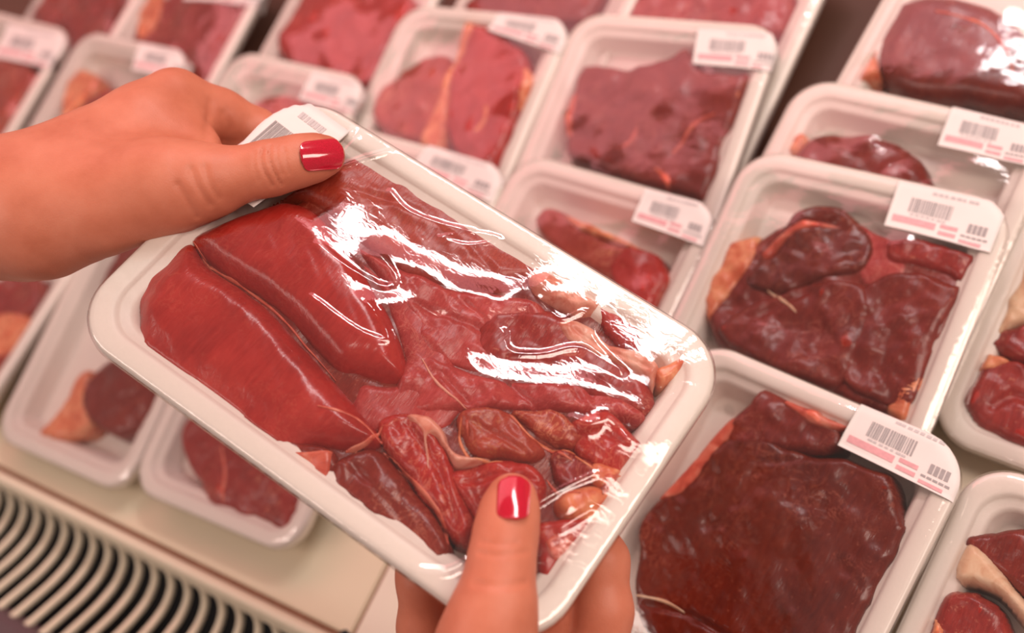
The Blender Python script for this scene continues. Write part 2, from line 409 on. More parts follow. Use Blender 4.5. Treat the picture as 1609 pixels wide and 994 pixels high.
class Pack:
    def __init__(self, M, a, b, r, mesh, label, held=False, film=None, seed=0):
        self.M = M; self.Mn = np.array(M); self.a, self.b, self.r = a, b, r
        self.R = self.Mn[:3, :3]; self.o = self.Mn[:3, 3]
        self.root = empty('meat_pack', M); self.seed = seed; self.held = held
        tag(self.root, label, 'meat pack', None if held else 'packs laid out in the meat case')
        link('foam_tray', mesh, self.root)
        self.V = []; self.F = []; self.film_m = film or FILM
    def loc(self, px, py, z):
        """point of the pack, z above its base, that lies under a pixel of the photograph"""
        d = self.R.T @ ray(px, py); o = self.R.T @ (CAM_C - self.o)
        t = (z - o[2]) / d[2]
        return o + t * d
    def cut(self, pts, mat, top=.001, res=None, edge=.0055, noise=.0018, name='meat_cut', bottom=.0032, grooves=(), nscale=.011, label=None, tilt=(0, 0)):
        """one domed piece of meat: outline traced at its own height, closed mesh, rounded flanks"""
        zt = H + top
        res = res or (.0011 if self.held else .0026)
        poly = np.array([self.loc(x, y, zt - .002)[:2] for x, y in pts])
        lim = np.array([self.a - .0125, self.b - .0125])
        poly = smooth_closed(poly, 8)
        poly = np.clip(poly, -lim, lim)
        # frayed outline
        nn = vnoise(xy0(poly), .012, self.seed + len(self.V)); c = poly.mean(0)
        poly = poly + (poly - c) / (np.linalg.norm(poly - c, axis=1)[:, None] + 1e-6) * ((nn + .35 * vnoise(xy0(poly), .0045, self.seed + 31)) * (.0006 if edge > .0125 else .0015))[:, None]
        lo, hi = poly.min(0) - res * 1.5, poly.max(0) + res * 1.5
        nx, ny = int((hi[0] - lo[0]) / res) + 2, int((hi[1] - lo[1]) / res) + 2
        gx, gy = np.meshgrid(lo[0] + np.arange(nx) * res, lo[1] + np.arange(ny) * res, indexing='ij')
        Q = np.stack([gx.ravel(), gy.ravel()], 1)
        d, cp = seg_dist(Q, poly, True)
        ins = inside(Q, poly)
        P = np.where((ins & (d > .3 * res))[:, None], Q, cp)
        din = np.where(ins & (d > .3 * res), d, 0)
        e = min(edge, max(din.max() * .9, res))
        t = np.clip(din / e, 0, 1)
        prof = (1 - (1 - t) ** 2.6) ** .48
        # keep the flanks above the sloping wall of the tray
        wall = np.maximum(0, np.maximum(np.abs(P[:, 0]) - (self.a - .021), np.abs(P[:, 1]) - (self.b - .021))) * 1.6
        zb = np.minimum(bottom + wall, zt - .002)
        P3 = xy0(P)
        nz = vnoise(P3, nscale, self.seed) * noise + vnoise(P3, nscale * .4, self.seed + 3) * noise * .4 + vnoise(P3, nscale * 2.4, self.seed + 9) * noise * 1.3 + vnoise(P3 @ np.array([[.85, .52, 0], [-.52, .85, 0], [0, 0, 1]]), (.016, .0026, 1), self.seed + 5) * noise * .28
        z = zb + (zt - zb) * prof + nz * np.clip(din / (e * .6), 0, 1) + (P[:, 0] - c[0]) * tilt[0] * t + (P[:, 1] - c[1]) * tilt[1] * t
        for (gp, wd, dp) in grooves:
            g2 = smooth_open(np.array([self.loc(x, y, zt - .001)[:2] for x, y in gp]), 5)
            gd, _ = seg_dist(P, g2, False)
            z = z - dp * np.exp(-(gd / wd) ** 2) * t
        idx = lambda i, j: i * ny + j
        keep = np.zeros(nx * ny, bool); keep[ins & (d > .3 * res)] = True
        K = keep.reshape(nx, ny)
        cell = K[:-1, :-1] | K[1:, :-1] | K[:-1, 1:] | K[1:, 1:]
        ii, jj = np.nonzero(cell)
        q = np.stack([ii * ny + jj, (ii + 1) * ny + jj, (ii + 1) * ny + jj + 1, ii * ny + jj + 1], 1)
        used = np.unique(q); mp = -np.ones(nx * ny, int); mp[used] = np.arange(len(used))
        tq = mp[q]; nv = len(used)
        top_v = np.stack([P[used, 0], P[used, 1], z[used]], 1)
        # underside shares the outline vertices
        rim = ~keep[used]
        bi = np.where(rim, np.arange(nv), -1); inner = np.nonzero(~rim)[0]
        bi[inner] = nv + np.arange(len(inner))
        bot_v = np.stack([P[used, 0], P[used, 1], zb[used]], 1)[inner]
        bot_v[:, 2] -= .0003
        V = np.concatenate([top_v, bot_v]); Fq = np.concatenate([tq, bi[tq][:, ::-1]])
        F = [f for f in Fq.tolist()]
        o = link(name, new_mesh(name, V, F, mat), self.root)
        off = sum(len(v) for v in self.V)
        self.F += [tuple(int(k) + off for k in f) for f in tq.tolist()]; self.V.append(top_v)
        self.V.append(bot_v)
        if label: o['label'] = label
        return o
    def fill(self, x0, x1, y0, y1, mat, top=-.001):
        """further slice in the part of the pack that other things cover; fractions of the inner tray"""
        u, v = self.a - .02, self.b - .02
        pts = [(x0, y0), ((x0 + x1) / 2, y0 - .08), (x1, y0), (x1 + .06, (y0 + y1) / 2), (x1, y1), ((x0 + x1) / 2, y1 + .06), (x0, y1), (x0 - .06, (y0 + y1) / 2)]
        sv = self.loc; self.loc = lambda x, y, z: np.array([x * u, y * v, z])
        o = self.cut(pts, mat, top); self.loc = sv
        return o
    def tree(self):
        return BVHTree.FromPolygons([Vector(v) for v in np.concatenate(self.V)], self.F) if self.V else None
    def strip(self, pts, w, mat, name='fat_seam', h=.0006, taper=True, label=None):
        """thin seam of fat lying on the cut surface along a traced line"""
        tr = self.tree()
        c = smooth_open(np.array([self.loc(x, y, H)[:2] for x, y in pts]), 6)
        n = len(c); V = []; F = []
        for i in range(n):
            t = c[min(i + 1, n - 1)] - c[max(i - 1, 0)]; t = t / (np.linalg.norm(t) + 1e-9); s = np.array([-t[1], t[0]])
            k = (math.sin(math.pi * min(1, max(0.06, i / (n - 1) * .94 + .03))) ** .5 if taper else 1) * (1 + .35 * float(vnoise(np.array([[c[i][0], c[i][1], 0]]), .005, 5)[0]))
            for (u, hh) in ((-1, -.0006), (-.6, h * .7), (0, h), (.6, h * .7), (1, -.0006)):
                p = c[i] + s * u * w * k
                hit = tr.ray_cast(Vector((p[0], p[1], .1)), Vector((0, 0, -1))) if tr else None
                z = hit[0].z if hit and hit[0] else H - .004
                V.append((p[0], p[1], z + hh))
        for i in range(n - 1):
            for k in range(4): F.append((5 * i + k, 5 * i + k + 1, 5 * i + k + 6, 5 * i + k + 5))
            F.append((5 * i + 4, 5 * i, 5 * i + 5, 5 * i + 9))
        F += [(0, 1, 2, 3, 4), tuple(5 * n - 5 + k for k in range(5))[::-1]]
        o = link(name, new_mesh(name, V, F, mat), self.root)
        if label: o['label'] = label
        return o
    def film(self, res, wrinkle=.0004, folds=(), slack=0.0, iters=260, soft=2):
        """stretch film: an elastic sheet from rim to rim that rests on the meat"""
        a, b = self.a + .0006, self.b + .0006
        nx, ny = int(2 * a / res) + 2, int(2 * b / res) + 2
        xs, ys = np.linspace(-a, a, nx), np.linspace(-b, b, ny)
        gx, gy = np.meshgrid(xs, ys, indexing='ij')
        Q = np.stack([gx.ravel(), gy.ravel()], 1)
        poly = rrect(a, b, self.r, 0, 12)
        d, cp = seg_dist(Q, poly, True); ins = inside(Q, poly)
        dx = xs[1] - xs[0]
        free = ins & (d > .25 * dx)
        P = np.where(free[:, None], Q, cp); din = np.where(free, d, 0)
        tr = self.tree(); ob = np.full(len(Q), -1.0)
        if tr:
            for k in np.nonzero(free)[0]:
                hit = tr.ray_cast(Vector((P[k, 0], P[k, 1], .1)), Vector((0, 0, -1)))
                if hit[0]: ob[k] = hit[0].z + .0006
        rimz = H + .0005 - .0022 * np.clip(1 - din / .0025, 0, 1) ** 2
        fixed = (din < .0045)
        ob = np.where(fixed, rimz, np.maximum(ob, 0)); obg = ob.reshape(nx, ny)
        fx = fixed.reshape(nx, ny)
        h = np.maximum(obg, H - .001 - slack)
        for it in range(iters):
            s = h.copy()
            s[1:-1, 1:-1] = .25 * (h[2:, 1:-1] + h[:-2, 1:-1] + h[1:-1, 2:] + h[1:-1, :-2]) - slack * .002
            h = np.where(fx, obg, np.maximum(obg, s))
        for it in range(soft):                                       # the sheet bends softly over edges
            s = h.copy(); s[1:-1, 1:-1] = .25 * (h[2:, 1:-1] + h[:-2, 1:-1] + h[1:-1, 2:] + h[1:-1, :-2])
            h = np.where(fx, obg, np.maximum(s, obg - .0003))
        z = h.ravel()
        amp = np.clip((din - .004) / .012, 0, 1)
        P3 = xy0(P)
        z = z + wrinkle * amp * (vnoise(P3 @ np.array([[.8, .6, 0], [-.6, .8, 0], [0, 0, 1]]), (.05, .014, 1), self.seed) + .5 * vnoise(P3, .011, self.seed + 1))
        # pull lines that run in from the rim
        z = z + .00011 * np.clip(1 - din / .022, 0, 1) * np.clip(din / .003, 0, 1) * vnoise(np.concatenate([cp, np.zeros((len(cp), 1))], 1), .0035, self.seed + 4)
        for (gp, wd, hh) in folds:
            g2 = smooth_open(np.array([self.loc(x, y, H + .001)[:2] for x, y in gp]), 6)
            gd, _ = seg_dist(P, g2, False)
            z = z + hh * np.exp(-(gd / wd) ** 2) * np.clip(din / .006, 0, 1)
        self.hz = z.reshape(nx, ny); self.gx0, self.gy0, self.gdx, self.gdy = -a, -b, xs[1] - xs[0], ys[1] - ys[0]
        keep = free.reshape(nx, ny)
        cell = keep[:-1, :-1] | keep[1:, :-1] | keep[:-1, 1:] | keep[1:, 1:]
        ii, jj = np.nonzero(cell)
        q = np.stack([ii * ny + jj, (ii + 1) * ny + jj, (ii + 1) * ny + jj + 1, ii * ny + jj + 1], 1)
        used = np.unique(q); mp = -np.ones(nx * ny, int); mp[used] = np.arange(len(used))
        V = np.stack([P[used, 0], P[used, 1], z[used]], 1).tolist(); F = mp[q].tolist()
        # skirt over the rolled lip and round the underside
        n0 = len(V); o2 = rrect(a, b, self.r, 0, 12); n = len(o2)
        rings = [(0.0, H - .0017), (-.0003, .0150), (.0004, .0115), (.0030, .0112), (.0058, .0126)]
        for r_i, (ins_, zz) in enumerate(rings):
            pp = rrect(a, b, self.r, ins_, 12)
            wob = vnoise(xy0(pp) + .3 * r_i, .008, self.seed + 6) * (.0004 if 0 < r_i < 3 else 0)
            V += [(x, y, zz + w_) for (x, y), w_ in zip(pp, wob)]
        for r_i in range(len(rings) - 1):
            for k in range(n):
                p, p2 = n0 + r_i * n + k, n0 + r_i * n + (k + 1) % n
                F.append((p, p2, p2 + n, p + n))
        link('plastic_film', new_mesh('plastic_film', V, F, self.film_m), self.root)
    def film_z(self, x, y):
        i = np.clip((x - self.gx0) / self.gdx, 0, self.hz.shape[0] - 1.001); j = np.clip((y - self.gy0) / self.gdy, 0, self.hz.shape[1] - 1.001)
        a, b = int(i), int(j); u, v = i - a, j - b
        return (self.hz[a, b] * (1 - u) * (1 - v) + self.hz[a + 1, b] * u * (1 - v) + self.hz[a, b + 1] * (1 - u) * v + self.hz[a + 1, b + 1] * u * v)
    def sticker(self, quad, marks=True):
        """paper price label stuck on the film, folded over the rim where it overhangs"""
        c = [self.loc(x, y, H + .001)[:2] for x, y in quad]           # TL TR BR BL
        def pt(u, v, lift):
            p = c[0] * (1 - u) * (1 - v) + c[1] * u * (1 - v) + c[2] * u * v + c[3] * (1 - u) * v
            lim = np.array([self.a, self.b])
            q = np.clip(p, -lim - .0006, lim + .0006); over = np.linalg.norm(p - q)
            dr = min(self.a - abs(q[0]), self.b - abs(q[1]))
            # corners of the rim are round
            kx, ky = self.a - self.r, self.b - self.r
            if abs(q[0]) > kx and abs(q[1]) > ky:
                e = np.array([abs(q[0]) - kx, abs(q[1]) - ky]); l = np.linalg.norm(e)
                if l > self.r + .0006:
                    over += l - self.r; e = e / l * (self.r + .0006)
                    q = np.sign(q) * (np.array([kx, ky]) + e)
            z = self.film_z(q[0], q[1]) if over == 0 else H - .0004 - over
            return (q[0], q[1], max(z, H - .003 if over == 0 else 0.006) + lift)
        def patch(u0, u1, v0, v1, nu, nv, lift, th=.00025):
            V = []; F = []
            for k in (0, 1):
                for i in range(nu + 1):
                    for j in range(nv + 1):
                        V.append(pt(u0 + (u1 - u0) * i / nu, v0 + (v1 - v0) * j / nv, lift - (th if k else 0)))
            N = (nu + 1) * (nv + 1); idx = lambda i, j, k=0: k * N + i * (nv + 1) + j
            for i in range(nu):
                for j in range(nv):
                    F.append((idx(i, j), idx(i, j + 1), idx(i + 1, j + 1), idx(i + 1, j)))
                    F.append((idx(i, j, 1), idx(i + 1, j, 1), idx(i + 1, j + 1, 1), idx(i, j + 1, 1)))
            for i in range(nu):
                for j in (0, nv): F.append((idx(i, j), idx(i + 1, j), idx(i + 1, j, 1), idx(i, j, 1)))
            for j in range(nv):
                for i in (0, nu): F.append((idx(i, j), idx(i, j + 1), idx(i, j + 1, 1), idx(i, j, 1)))
            return V, F
        V, F = patch(0, 1, 0, 1, 22, 12, .0010, .0004)
        lab = link('price_label', new_mesh('price_label', V, F, PAPER), self.root)
        if not marks: return lab
        def print_(name, rects, mat):
            VV = []; FF = []
            for (u0, u1, v0, v1) in rects:
                a, b = patch(u0, u1, v0, v1, max(1, int((u1 - u0) * 14)), max(1, int((v1 - v0) * 10)), .00125, .0002)
                o = len(VV); VV += a; FF += [tuple(k + o for k in f) for f in b]
            o_ = link(name, new_mesh(name, VV, FF, mat, False), lab); o_['kind'] = 'stuff'
            return o_
        rr = np.random.default_rng(self.seed)
        bars = []; u = .17
        while u < .56:
            wd = rr.choice([.006, .010, .015]); bars.append((u, u + wd, .30, .60)); u += wd + rr.choice([.006, .009, .013])
        print_('barcode', bars, INK)
        print_('text_line', [(.34 + .055 * k, .34 + .055 * k + rr.uniform(.03, .05), .10, .16) for k in range(8)] + [(.20 + .05 * k, .20 + .05 * k + rr.uniform(.025, .045), .63, .67) for k in range(7)], INKP)
        print_('price_print', [(.74 + .045 * k, .74 + .045 * k + .034, .56, .74) for k in range(4)] + [(.70 + .05 * k, .74 + .05 * k, .80, .84) for k in range(5)], INK)
        print_('colour_band', [(.05, .46, .72, .86), (.50, .66, .70, .78), (.50, .66, .84, .92), (.70, .90, .90, .96)], INKR)
        return lab

def shelf_pack(x, y, yaw, zn, label, seed, tilt=.15):
    """pack on the case: rim plane passes its near edge at height zn, far end raised on the pack behind"""
    Rm = Matrix.Rotation(math.radians(yaw), 4, 'Z') @ Matrix.Rotation(tilt, 4, 'X')
    c = Vector((x, y, zn + math.sin(tilt) * L / 2))
    n = Rm.to_3x3() @ Vector((0, 0, 1))
    return Pack(Matrix.Translation(c - n * H) @ Rm, W / 2, L / 2, .024, TRAY_SHELF, label, seed=seed)

# ------------------------------------------------------------------ the packs on the case
# key: (x, y, yaw, near rim height, label)
PACKS = {
 'C': (0.1629, -0.0204, -4.49, 0.033, 'pack of broad dark maroon steak in front, price label on its far right corner'),
 'B': (0.1447, 0.1133, 0.30, 0.033, 'white pack of folded dark red beef with orange fat, behind the broad maroon steak'),
 'F': (0.1412, 0.1772, -2.46, 0.021, 'pinkish pack showing only the top of a maroon slice, label at right frame edge'),
 'G': (0.1600, 0.3300, -5.0, 0.020, 'pack of a rounded fat-edged steak at the top right corner'),
 'E': (0.3194, -0.0267, -2.86, 0.021, 'pack at bottom right corner with thick cream fat band around the meat'),
 'D': (0.2955, 0.2307, -1.79, 0.024, 'pack at the right frame edge with ragged red meat and pale yellowish fat'),
 'I': (-0.0136, 0.0757, -1.30, 0.021, 'cream pack of light red chops just beyond the right rim of the held pack'),
 'H': (-0.0244, 0.2088, 5.51, 0.021, 'pack of wide brown-red flank meat at top centre with label on its upper right'),
 'V': (-0.0287, 0.3200, -0.15, 0.020, 'pack of plain red meat at the top edge, behind the wide brown-red flank'),
 'J': (-0.1796, 0.1879, 4.51, 0.021, 'pack of red meat strips with long orange fat edge left of the brown-red flank'),
 'U': (-0.1600, 0.3000, 0.0, 0.020, 'pack at the top edge showing a dark red sliver behind the orange-edged strips'),
 'K': (-0.1649, 0.0627, 0.16, 0.021, 'mostly hidden pack with only its cream label showing behind the held pack'),
 'L': (-0.3267, 0.1052, 0.74, 0.021, 'cream pack with a faint red patch just above the upper hand, behind its fingers'),
 'M': (-0.3235, 0.2350, 1.37, 0.021, 'pack of bright red meat with glossy pink glare at the top, left of centre'),
 'O': (-0.5263, 0.0893, 1.84, 0.021, 'cream pack with orange fat lump directly above the forearm'),
 'N': (-0.5083, 0.2150, 1.71, 0.021, 'pack of rosy meat with an orange streak behind the orange fat lump'),
 'S': (-0.7001, 0.0831, 0.0, 0.021, 'pack at the left frame edge with white label over marbled red meat'),
 'T': (-0.6700, 0.2150, 0.0, 0.018, 'pack in the top left corner showing blurred rosy meat'),
 'P': (-0.3428, -0.0133, 5.15, 0.021, 'pack of purple meat with orange fat beside the grille, below the forearm'),
 'Q': (-0.1852, 0.0077, 5.55, 0.025, 'pack with one red slice sticking out beneath the rim of the held pack'),
 'R': (-0.4999, -0.0300, -4.24, 0.021, 'pack cut by the left frame edge below the wrist, orange fatty meat'),
}
K = {k: shelf_pack(*v[:4], v[4], 11 + 7 * i) for i, (k, v) in enumerate(PACKS.items())}
ml = MEAT; ft = FAT
p = K['C']
p.cut([(1010, 800), (1050, 765), (1120, 700), (1180, 668), (1240, 700), (1320, 715), (1400, 740), (1420, 790), (1425, 850), (1402, 920), (1380, 990), (1300, 1070), (1150, 1090), (1010, 1000), (995, 880)], ml['dark'], .001, res=.0016, noise=.0012, grooves=[([(1190, 725), (1240, 722), (1290, 712)], .0012, .0018), ([(1010, 950), (1080, 965), (1160, 1010)], .0015, .003)])
p.cut([(1150, 650), (1195, 612), (1240, 612), (1275, 640), (1315, 662), (1325, 700), (1280, 715), (1200, 705), (1140, 700)], ml['dark2'], .0015, res=.0016)
p.cut([(1030, 782), (1075, 735), (1140, 660), (1168, 652), (1165, 672), (1125, 720), (1085, 770), (1050, 790)], ft['redfat'], .0012, res=.0012, edge=.004, noise=.0005, name='fat_piece')
p.cut([(1225, 630), (1262, 622), (1322, 640), (1338, 668), (1300, 678), (1252, 655)], ft['redfat'], .003, res=.0012, edge=.004, name='fat_piece')
p.cut([(1350, 1000), (1366, 955), (1386, 930), (1388, 985), (1370, 1020)], ft['orange'], .001, res=.0012, edge=.004, name='fat_piece')
p.strip([(1000, 935), (1045, 945), (1075, 962)], .0012, ft['cream'])
p = K['B']
p.cut([(1112, 505), (1150, 405), (1240, 345), (1330, 335), (1400, 372), (1530, 402), (1522, 480), (1460, 620), (1390, 650), (1300, 620), (1150, 560)], ml['dark2'], -.0022, res=.0018)
p.cut([(1320, 480), (1370, 435), (1440, 420), (1500, 440), (1528, 470), (1505, 530), (1465, 590), (1420, 640), (1350, 625), (1300, 570)], ml['dark2'], .001, res=.0018)
p.cut([(1120, 520), (1175, 475), (1260, 445), (1340, 435), (1375, 465), (1360, 540), (1320, 610), (1250, 600), (1180, 565)], ml['dark2'], .0018, res=.0018, grooves=[([(1180, 500), (1240, 470), (1300, 440)], .002, .002)])
p.cut([(1165, 445), (1205, 385), (1245, 335), (1295, 318), (1345, 335), (1375, 375), (1360, 425), (1300, 445), (1225, 468)], ml['dark'], .0005, res=.0018, grooves=[([(1210, 400), (1250, 355), (1310, 348)], .0018, .004)])
p.cut([(1390, 378), (1440, 370), (1500, 385), (1535, 405), (1520, 445), (1470, 425), (1400, 415)], ml['mid'], .001, res=.0018)
p.cut([(1105, 480), (1112, 425), (1140, 385), (1190, 365), (1195, 395), (1175, 440), (1140, 480), (1115, 512)], ft['orange'], -.001, res=.0016, name='fat_piece', noise=.002)
p.cut([(1195, 395), (1240, 352), (1300, 345), (1345, 362), (1300, 362), (1250, 372), (1205, 410)], ft['redfat'], .0018, res=.0013, edge=.004, name='fat_piece')
p.cut([(1385, 640), (1400, 605), (1450, 588), (1455, 610), (1440, 650), (1410, 662)], ft['orange'], .001, res=.0016, name='fat_piece')
p.cut([(1335, 345), (1395, 368), (1435, 400), (1425, 450), (1350, 455), (1340, 400)], ml['rose'], -.002, res=.0018)
p.strip([(1205, 455), (1235, 475), (1252, 492)], .0012, ft['cream'])
p = K['F']
p.cut([(1245, 240), (1275, 208), (1330, 202), (1400, 212), (1440, 235), (1475, 285), (1490, 350), (1400, 380), (1280, 340), (1240, 280)], ml['dark2'], .0, edge=.012)
p.cut([(1236, 235), (1246, 212), (1272, 205), (1268, 225), (1250, 245)], ft['orange'], .0005, name='fat_piece', edge=.004)
p = K['G']
p.cut([(1378, 70), (1395, 20), (1450, -15), (1540, -5), (1610, 40), (1640, 110), (1620, 165), (1520, 155), (1420, 145), (1382, 115)], ml['dark'], .002, edge=.014, noise=.0005)
p.cut([(1328, 108), (1345, 70), (1375, 15), (1402, -8), (1392, 25), (1378, 70), (1385, 120), (1350, 122)], ft['orange'], .001, name='fat_piece', edge=.005)
p.cut([(1322, 65), (1340, 22), (1372, 22), (1362, 60), (1340, 95)], ml['mid'], .0)
p.strip([(1470, 20), (1540, 40), (1580, 80), (1595, 130)], .0012, ft['redfat'])
p = K['E']
p.cut([(1520, 855), (1565, 832), (1640, 830), (1680, 900), (1640, 980), (1590, 930)], ml['dark2'], .001, res=.0018)
p.cut([(1490, 885), (1508, 852), (1545, 858), (1590, 905), (1640, 965), (1660, 1010), (1625, 1000), (1575, 945), (1530, 920), (1505, 915)], ft['cream'], .003, res=.0014, edge=.006, name='fat_piece', noise=.0005)
p.cut([(1462, 950), (1505, 925), (1560, 938), (1592, 985), (1590, 1040), (1490, 1050), (1450, 1005)], ml['mid'], .001, res=.0018)
p.cut([(1440, 995), (1462, 968), (1490, 980), (1490, 1010), (1455, 1020)], ft['orange'], .002, res=.0014, name='fat_piece', noise=.0015)
p = K['D']
p.cut([(1512, 605), (1528, 572), (1570, 562), (1620, 575), (1650, 640), (1630, 715), (1575, 690), (1530, 660)], ml['mid'], .001, noise=.0016, res=.0018, grooves=[([(1560, 640), (1590, 620), (1620, 630)], .002, .003)])
p.cut([(1555, 535), (1590, 508), (1650, 508), (1660, 570), (1590, 570)], ml['mid'], .0, res=.0018)
p.cut([(1565, 520), (1575, 430), (1610, 395), (1650, 410), (1650, 505), (1600, 512)], ft['cream'], .0, res=.0018, name='fat_piece', noise=.0018)
p.cut([(1530, 575), (1545, 552), (1575, 552), (1595, 570), (1560, 585)], ft['orange'], .002, res=.0014, name='fat_piece', edge=.004)
p = K['I']
p.cut([(835, 345), (865, 322), (905, 340), (955, 375), (1000, 388), (1048, 420), (1042, 500), (990, 470), (930, 430), (870, 395)], ml['tan'], .0, noise=.0012, res=.0018)
p.cut([(955, 410), (1000, 385), (1045, 415), (1042, 490), (990, 480), (960, 450)], ml['bright2'], .002, res=.0018)
p.cut([(880, 332), (935, 352), (1000, 382), (1030, 405), (985, 392), (925, 372), (890, 352)], ft['orange'], .0025, res=.0014, edge=.004, name='fat_piece')
p = K['H']
p.cut([(888, 190), (905, 112), (930, 95), (985, 103), (1045, 92), (1080, 72), (1112, 108), (1192, 120), (1198, 180), (1170, 260), (1125, 315), (1040, 300), (950, 275), (893, 245)], ml['dark2'], .001, noise=.0014)
p.cut([(885, 200), (893, 150), (912, 140), (908, 190), (897, 230)], ft['redfat'], .002, name='fat_piece', edge=.004)
p.cut([(1158, 148), (1190, 122), (1197, 160), (1182, 195), (1165, 175)], ft['orange'], .0022, name='fat_piece', edge=.004)
p.strip([(1125, 178), (1090, 195), (1070, 225), (1055, 240)], .0018, ft['redfat']); p.strip([(1030, 265), (1050, 285), (1048, 300)], .0022, ft['redfat']); p.strip([(970, 235), (990, 225), (1003, 200)], .0014, ft['redfat'])
p = K['V']
p.cut([(950, -30), (1080, -70), (1230, -40), (1245, 20), (1190, 60), (960, 50)], ml['mid'], .0)
p = K['J']
p.cut([(700, 215), (702, 140), (730, 65), (768, 22), (800, 55), (828, 90), (820, 160), (800, 230), (780, 270), (730, 260)], ml['bright2'], .002)
p.cut([(585, 190), (600, 140), (640, 103), (695, 82), (712, 105), (700, 160), (685, 215), (640, 225)], ml['tan'], .0)
p.cut([(655, 225), (680, 165), (705, 105), (738, 20), (752, 25), (735, 75), (712, 130), (700, 215), (680, 240)], ft['orange'], .0028, name='fat_piece', edge=.005)
p.cut([(810, 85), (830, 105), (838, 160), (822, 235), (795, 272), (788, 255), (808, 190), (815, 130)], ft['orange'], .001, name='fat_piece', edge=.005)
p.strip([(748, 210), (765, 190), (768, 170)], .0022, ft['orange'])
p = K['U']
p.cut([(640, -40), (780, -60), (935, -40), (930, 20), (880, 40), (660, 20)], ml['dark2'], .0)
p = K['K']
p.cut([(600, 330), (700, 345), (690, 440), (600, 520), (500, 480)], ml['mid'], .0)
p = K['L']
p.cut([(385, 180), (420, 152), (465, 150), (490, 175), (450, 260), (400, 320), (330, 280)], ml['tan'], .0)
p = K['M']
p.cut([(440, 90), (445, 40), (490, -20), (590, -40), (650, 0), (610, 80), (575, 140), (500, 115)], ml['bright2'], .002, noise=.0018)
p = K['O']
p.cut([(100, 260), (118, 190), (150, 150), (210, 132), (280, 135), (290, 200), (200, 300), (120, 310)], ml['mid'], .001)
p.cut([(95, 188), (100, 140), (122, 108), (150, 112), (155, 140), (135, 165), (110, 190)], ft['orange'], .002, name='fat_piece')
p = K['N']
p.cut([(205, 60), (230, 20), (300, -25), (390, 0), (382, 60), (340, 130), (270, 120), (210, 95)], ml['mid'], .001)
p.cut([(212, 50), (222, 10), (245, -15), (262, 5), (245, 45), (225, 65)], ft['orange'], .002, name='fat_piece')
p = K['S']
p.cut([(-60, 190), (-40, 105), (0, 85), (52, 105), (42, 170), (10, 240), (-40, 260)], ml['tan'], .001)
p = K['T']
p.cut([(10, 60), (40, 0), (110, -40), (180, -25), (165, 40), (110, 95), (30, 95)], ml['mid'], .001)
p = K['P']
p.cut([(128, 640), (140, 590), (180, 560), (250, 590), (280, 640), (225, 672), (185, 688), (150, 672)], ml['dark2'], .0, noise=.0014)
p.cut([(60, 678), (95, 640), (118, 590), (142, 580), (140, 630), (150, 668), (110, 690), (75, 690)], ft['orange'], -.002, name='fat_piece', noise=.0016)
p = K['Q']
p.cut([(280, 690), (300, 650), (350, 660), (420, 720), (478, 790), (462, 830), (415, 838), (345, 800), (300, 745)], ml['mid'], -.001, res=.0018, noise=.0008)
p.strip([(345, 700), (352, 745), (348, 790)], .0016, ft['redfat'])
p = K['R']
p.cut([(-40, 470), (-10, 440), (40, 430), (62, 445), (50, 490), (0, 510)], ml['mid'], .0)
p.cut([(-30, 505), (20, 485), (50, 500), (48, 540), (15, 565), (-30, 560)], ft['orange'], .001, name='fat_piece', noise=.0018)
p.cut([(-40, 565), (5, 550), (20, 565), (0, 600), (-40, 600)], ml['tan'], .0)
for k, mt, ys in (('I', 'tan', (-.85, .05)), ('K', 'mid', (-.9, -.35)), ('L', 'tan', (-.9, -.2)), ('P', 'dark2', (.1, .8)), ('Q', 'mid', (.35, .85)), ('O', 'mid', (-.9, -.35)), ('M', 'bright2', (-.9, -.35)), ('N', 'mid', (-.9, -.35)), ('J', 'tan', (-.9, -.4)), ('D', 'mid', (-.1, .8)), ('F', 'dark2', (-.9, -.2)), ('B', 'dark2', (-.92, -.55))):
    K[k].fill(-.75, .75, ys[0], ys[1], ml[mt], -.003)
for k, q in K.items():
    big = k in 'BCEDIFQP'
    q.film(.0032 if big else .0042, wrinkle=.0010 if k in 'MNOJLST' else .0007)
STICK = {
 'B': [(1413, 283), (1586, 321), (1556, 397), (1390, 356)], 'C': [(1355, 628), (1532, 705), (1497, 788), (1317, 700)],
 'F': [(1497, 165), (1640, 200), (1622, 262), (1473, 228)], 'H': [(1098, 45), (1237, 52), (1222, 112), (1090, 104)],
 'I': [(1015, 295), (1127, 322), (1105, 387), (995, 350)], 'J': [(785, 18), (904, 32), (880, 84), (768, 50)],
 'K': [(672, 226), (799, 264), (772, 318), (645, 268)], 'L': [(492, 112), (585, 132), (562, 182), (470, 156)],
 'O': [(222, 66), (306, 82), (292, 128), (208, 110)], 'S': [(15, 38), (108, 54), (82, 108), (-8, 92)],
 'N': [(310, -40), (430, -35), (415, 12), (290, 2)],
}
for k, quad in STICK.items(): K[k].sticker(quad)

